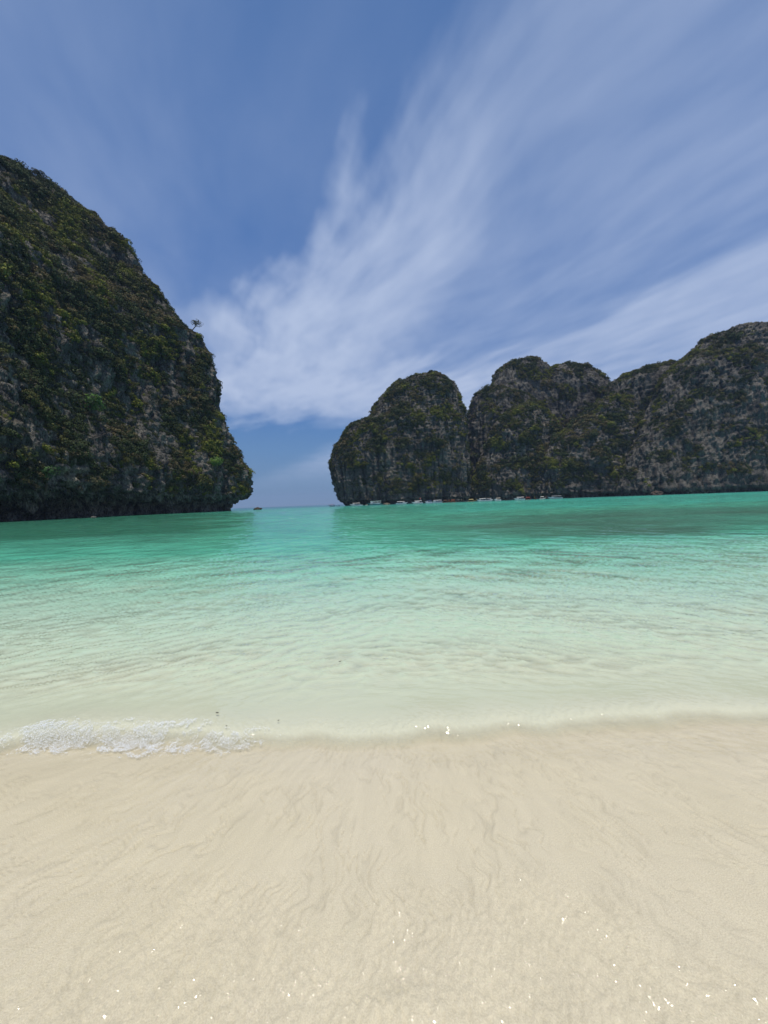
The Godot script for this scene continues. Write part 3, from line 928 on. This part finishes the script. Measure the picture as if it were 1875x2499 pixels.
func build_boats() -> void:
	var white := srgb(240, 240, 236)
	var cream := srgb(222, 214, 196)
	var brown := srgb(112, 78, 54)
	var dark := srgb(70, 54, 44)
	var moor := func(b: Node3D, x: float, z: float, yaw: float, label: String, category: String) -> void:
		b.position = Vector3(x, 0.0, -z)
		b.rotation.y = deg_to_rad(yaw)
		tag(b, label, category, "boats moored below the cliffs")
	moor.call(longtail(6.2, dark, srgb(150, 60, 50), srgb(190, 60, 50)), -56.0, 402.0, 172, "dark longtail boat with a red canopy alone in the open gap", "boat")
	moor.call(dinghy(3.2, white), -48.5, 398.0, 10, "tiny white dinghy just left of the dome's foot", "dinghy")
	moor.call(speedboat(10.5, white, srgb(236, 236, 230), srgb(40, 44, 52)), -26.2, 345.0, 176, "white speedboat with a dark side stripe, leftmost below the dome", "speedboat")
	moor.call(dinghy(4.6, white), -21.0, 336.0, 4, "white dinghy afloat in front of the leftmost speedboat", "dinghy")
	moor.call(dinghy(3.2, cream), -15.6, 341.0, 60, "small cream dinghy left of the two decked boat", "dinghy")
	moor.call(ferry(13.6), -8.2, 346.0, 178, "two decked teal and white excursion boat with a roofed upper deck", "boat")
	moor.call(speedboat(11.0, white, white, srgb(60, 90, 120)), 16.6, 342.0, 2, "white speedboat with a long flat canopy right of the sandy rock", "speedboat")
	moor.call(cruiser(10.2), 30.6, 340.0, 180, "white cabin cruiser with a mast and a red flag", "boat")
	moor.call(speedboat(7.2, srgb(230, 232, 236), srgb(70, 90, 140), srgb(60, 80, 140)), 40.5, 337.0, 205, "white speedboat with a blue canopy turned half away beside the cruiser", "speedboat")
	moor.call(speedboat(11.6, white, srgb(225, 230, 236), srgb(60, 90, 150)), 48.6, 343.0, 178, "long white speedboat with a pale blue tinted canopy, right of the cruiser", "speedboat")
	moor.call(longtail(6.4, brown, srgb(120, 90, 70), srgb(200, 90, 60)), 57.0, 341.0, 8, "brown longtail boat with a brown canopy, first right of the long speedboat", "boat")
	moor.call(longtail(5.8, srgb(140, 82, 52), srgb(190, 110, 70), srgb(220, 120, 60)), 63.5, 344.0, 175, "orange-brown longtail boat with an orange canopy", "boat")
	moor.call(longtail(6.0, dark, srgb(120, 120, 118), srgb(180, 160, 80)), 70.0, 347.0, 15, "dark longtail boat under a grey canopy, left of the yellow canopied one", "boat")
	moor.call(longtail(5.6, srgb(84, 70, 60), srgb(96, 98, 100), srgb(200, 200, 190), false), 75.0, 345.0, 165, "open weathered longtail boat without a canopy", "boat")
	moor.call(longtail(8.2, srgb(150, 130, 84), srgb(214, 200, 140), srgb(220, 190, 60)), 81.0, 342.0, 4, "yellowish longtail boat with a pale yellow canopy", "boat")
	moor.call(speedboat(8.8, white, white, srgb(40, 60, 90)), 89.5, 340.0, 178, "white speedboat just right of the yellow canopied longtail", "speedboat")
	moor.call(speedboat(7.0, srgb(225, 226, 224), srgb(200, 204, 206), srgb(90, 90, 92)), 97.5, 343.0, 4, "short light grey speedboat below the buttress", "speedboat")
	moor.call(speedboat(6.2, white, cream, srgb(150, 120, 80)), 104.3, 341.0, 176, "short white speedboat with a cream canopy", "speedboat")
	moor.call(longtail(6.0, dark, srgb(60, 80, 70), srgb(230, 210, 180), false), 112.5, 340.0, 200, "dark open longtail boat with an upright bow post", "boat")
	moor.call(speedboat(9.6, white, srgb(246, 246, 242), srgb(70, 70, 76)), 121.0, 332.0, 178, "white speedboat with a big bright white canopy close to the dark undercut", "speedboat")
	moor.call(longtail(6.2, srgb(130, 66, 52), srgb(170, 80, 70), srgb(200, 60, 50)), 128.5, 333.0, 170, "red painted longtail boat beside the big white canopy", "boat")
	moor.call(longtail(4.6, brown, srgb(90, 100, 60), srgb(190, 190, 60), false), 134.5, 330.0, 80, "small brown longtail boat seen end on", "boat")
	moor.call(longtail(6.0, srgb(205, 200, 190), srgb(220, 216, 206), srgb(180, 70, 50)), 140.5, 329.0, 6, "white longtail boat with a raised red ribboned bow", "boat")
	moor.call(speedboat(12.6, srgb(205, 208, 210), srgb(168, 172, 176), srgb(80, 84, 90)), 151.0, 328.0, 178, "long grey speedboat with a grey canopy, rightmost of all the boats", "speedboat")

func build_foam() -> void:
	var r := RandomNumberGenerator.new()
	r.seed = 19
	var fm := flat_mat(Color(0.93, 0.95, 0.97), 0.25, 0.5)
	fm.backlight_enabled = true
	fm.backlight = Color(0.5, 0.5, 0.5)
	var ball := SphereMesh.new()
	ball.radius = 1.0; ball.height = 2.0
	ball.radial_segments = 6; ball.rings = 3
	ball.material = fm
	var list := []
	var nf := noise(81, 1.0, 3)
	for k in 420000:
		var x := r.randf_range(-3.3, 2.4)
		var thick := pow(smoothstep(0.5, -1.7, x), 2.0)
		if r.randf() > 0.03 + 0.97 * thick: continue
		var bz := break_z(x)
		var z := bz + lerpf(0.03, 0.10, thick) - r.randf() * lerpf(0.10, 0.42, thick)
		var e := (bz - z) / lerpf(0.08, 0.30, thick)         # 0 at the crest, 1 at the toe
		var m := 0.9 * nf.get_noise_2d(x * 2.2, z * 4.0) + 0.7 * nf.get_noise_2d(x * 9.0, z * 13.0) + 0.5 * nf.get_noise_2d(x * 30.0, z * 34.0)
		var keep := smoothstep(0.30, 1.05, 0.12 + 0.62 * thick + m - 0.8 * maxf(e - 0.55, 0.0) * 2.0 - 2.0 * maxf(-e - 0.1, 0.0))
		if r.randf() > keep * keep: continue
		var s := r.randf_range(0.0005, 0.0013) * (2.2 if r.randf() < 0.04 else 1.0)
		var y := sea_y(x, z) + s * 0.3 + maxf(m, 0.0) * 0.005 * thick * r.randf()
		list.append(Transform3D(Basis().scaled(Vector3(s, s * 0.8, s)), Vector3(x, y, -z)))
	var mm := MultiMesh.new()
	mm.transform_format = MultiMesh.TRANSFORM_3D
	mm.mesh = ball
	mm.instance_count = list.size()
	for k in list.size(): mm.set_instance_transform(k, list[k])
	var o := MultiMeshInstance3D.new()
	o.multimesh = mm
	o.name = "sea_foam"
	add_child(o)
	tag(o, "white bubbly foam where the little wave breaks at the left", "foam", "", "stuff")
	# leaves adrift
	var leaves := [[-0.50, 3.73, 0.03, srgb(44, 34, 26), 20.0, "dark brown leaf floating alone in the middle of the shallows"], [-1.32, 2.79, 0.028, srgb(50, 42, 30), -15.0, "dark curled leaf just behind the foaming wave"],
		[-0.825, 2.68, 0.018, srgb(40, 32, 28), 50.0, "tiny dark leaf scrap at the edge of the wave"], [-3.93, 6.37, 0.06, srgb(120, 56, 34), 5.0, "reddish brown leaf floating far out to the left"], [-1.17, 2.60, 0.016, srgb(48, 40, 34), 80.0, "smallest dark scrap in the foam's right end"]]
	for l in leaves:
		var st := new_st()
		for k in 8:
			var a := k / 8.0
			var b := (k + 1) / 8.0
			var wa := sin(a * PI) * 0.28
			var wb := sin(b * PI) * 0.28
			var pa := Vector3(a - 0.5, 0.25 * (a - 0.5) * (a - 0.5) + 0.03, 0)
			var pb := Vector3(b - 0.5, 0.25 * (b - 0.5) * (b - 0.5) + 0.03, 0)
			for sd in [-1.0, 1.0]:
				var up := Vector3(0, 0.12, sd)
				quad(st, pa, pb, pb + up * wb, pa + up * wa)
				quad(st, pa - Vector3(0, 0.02, 0), pa + up * wa - Vector3(0, 0.02, 0), pb + up * wb - Vector3(0, 0.02, 0), pb - Vector3(0, 0.02, 0))
		var o2 := st_node("floating_leaf", st, flat_mat(l[3], 0.5), self)
		o2.scale = Vector3.ONE * l[2] * 1.0
		o2.rotation.y = deg_to_rad(l[4])
		o2.position = Vector3(l[0], sea_y(l[0], l[1]) + 0.004, -l[1])
		tag(o2, l[5], "leaf", "leaves adrift by the shore")

# ---------------------------------------------------------------- main
func _ready() -> void:
	rng.seed = 7
	var cam := Camera3D.new()
	cam.name = "camera"
	cam.fov = 107.97
	cam.near = 0.05
	cam.far = 20000.0
	cam.rotation_order = EULER_ORDER_YXZ
	cam.rotation_degrees = Vector3(-1.4, 0, -2.06)
	cam.position = Vector3(0, EYE, 0)
	add_child(cam)
	cam.current = true
	var we := WorldEnvironment.new()
	we.name = "world"
	var env := Environment.new()
	env.background_mode = Environment.BG_SKY
	env.sky = Sky.new()
	env.sky.sky_material = build_sky()
	env.tonemap_mode = Environment.TONE_MAPPER_LINEAR
	env.tonemap_exposure = 1.0
	env.ambient_light_source = Environment.AMBIENT_SOURCE_SKY
	env.sdfgi_enabled = true; env.ssao_enabled = true; env.ssil_enabled = true
	env.fog_enabled = true
	env.fog_density = 0.0001
	env.fog_light_color = srgb(175, 200, 238)
	we.environment = env
	add_child(we)
	var sun := DirectionalLight3D.new()
	sun.name = "sun"
	sun.light_energy = 1.25
	sun.light_color = Color(1.0, 0.965, 0.91)
	sun.light_angular_distance = 0.5
	sun.shadow_enabled = true
	sun.rotation_degrees = Vector3(-75.5, 14.0, 0)   # near the zenith, a little behind the viewer
	add_child(sun)
	build_cliffs()
	build_shore()
	build_rocks()
	build_boats()
	build_foam()
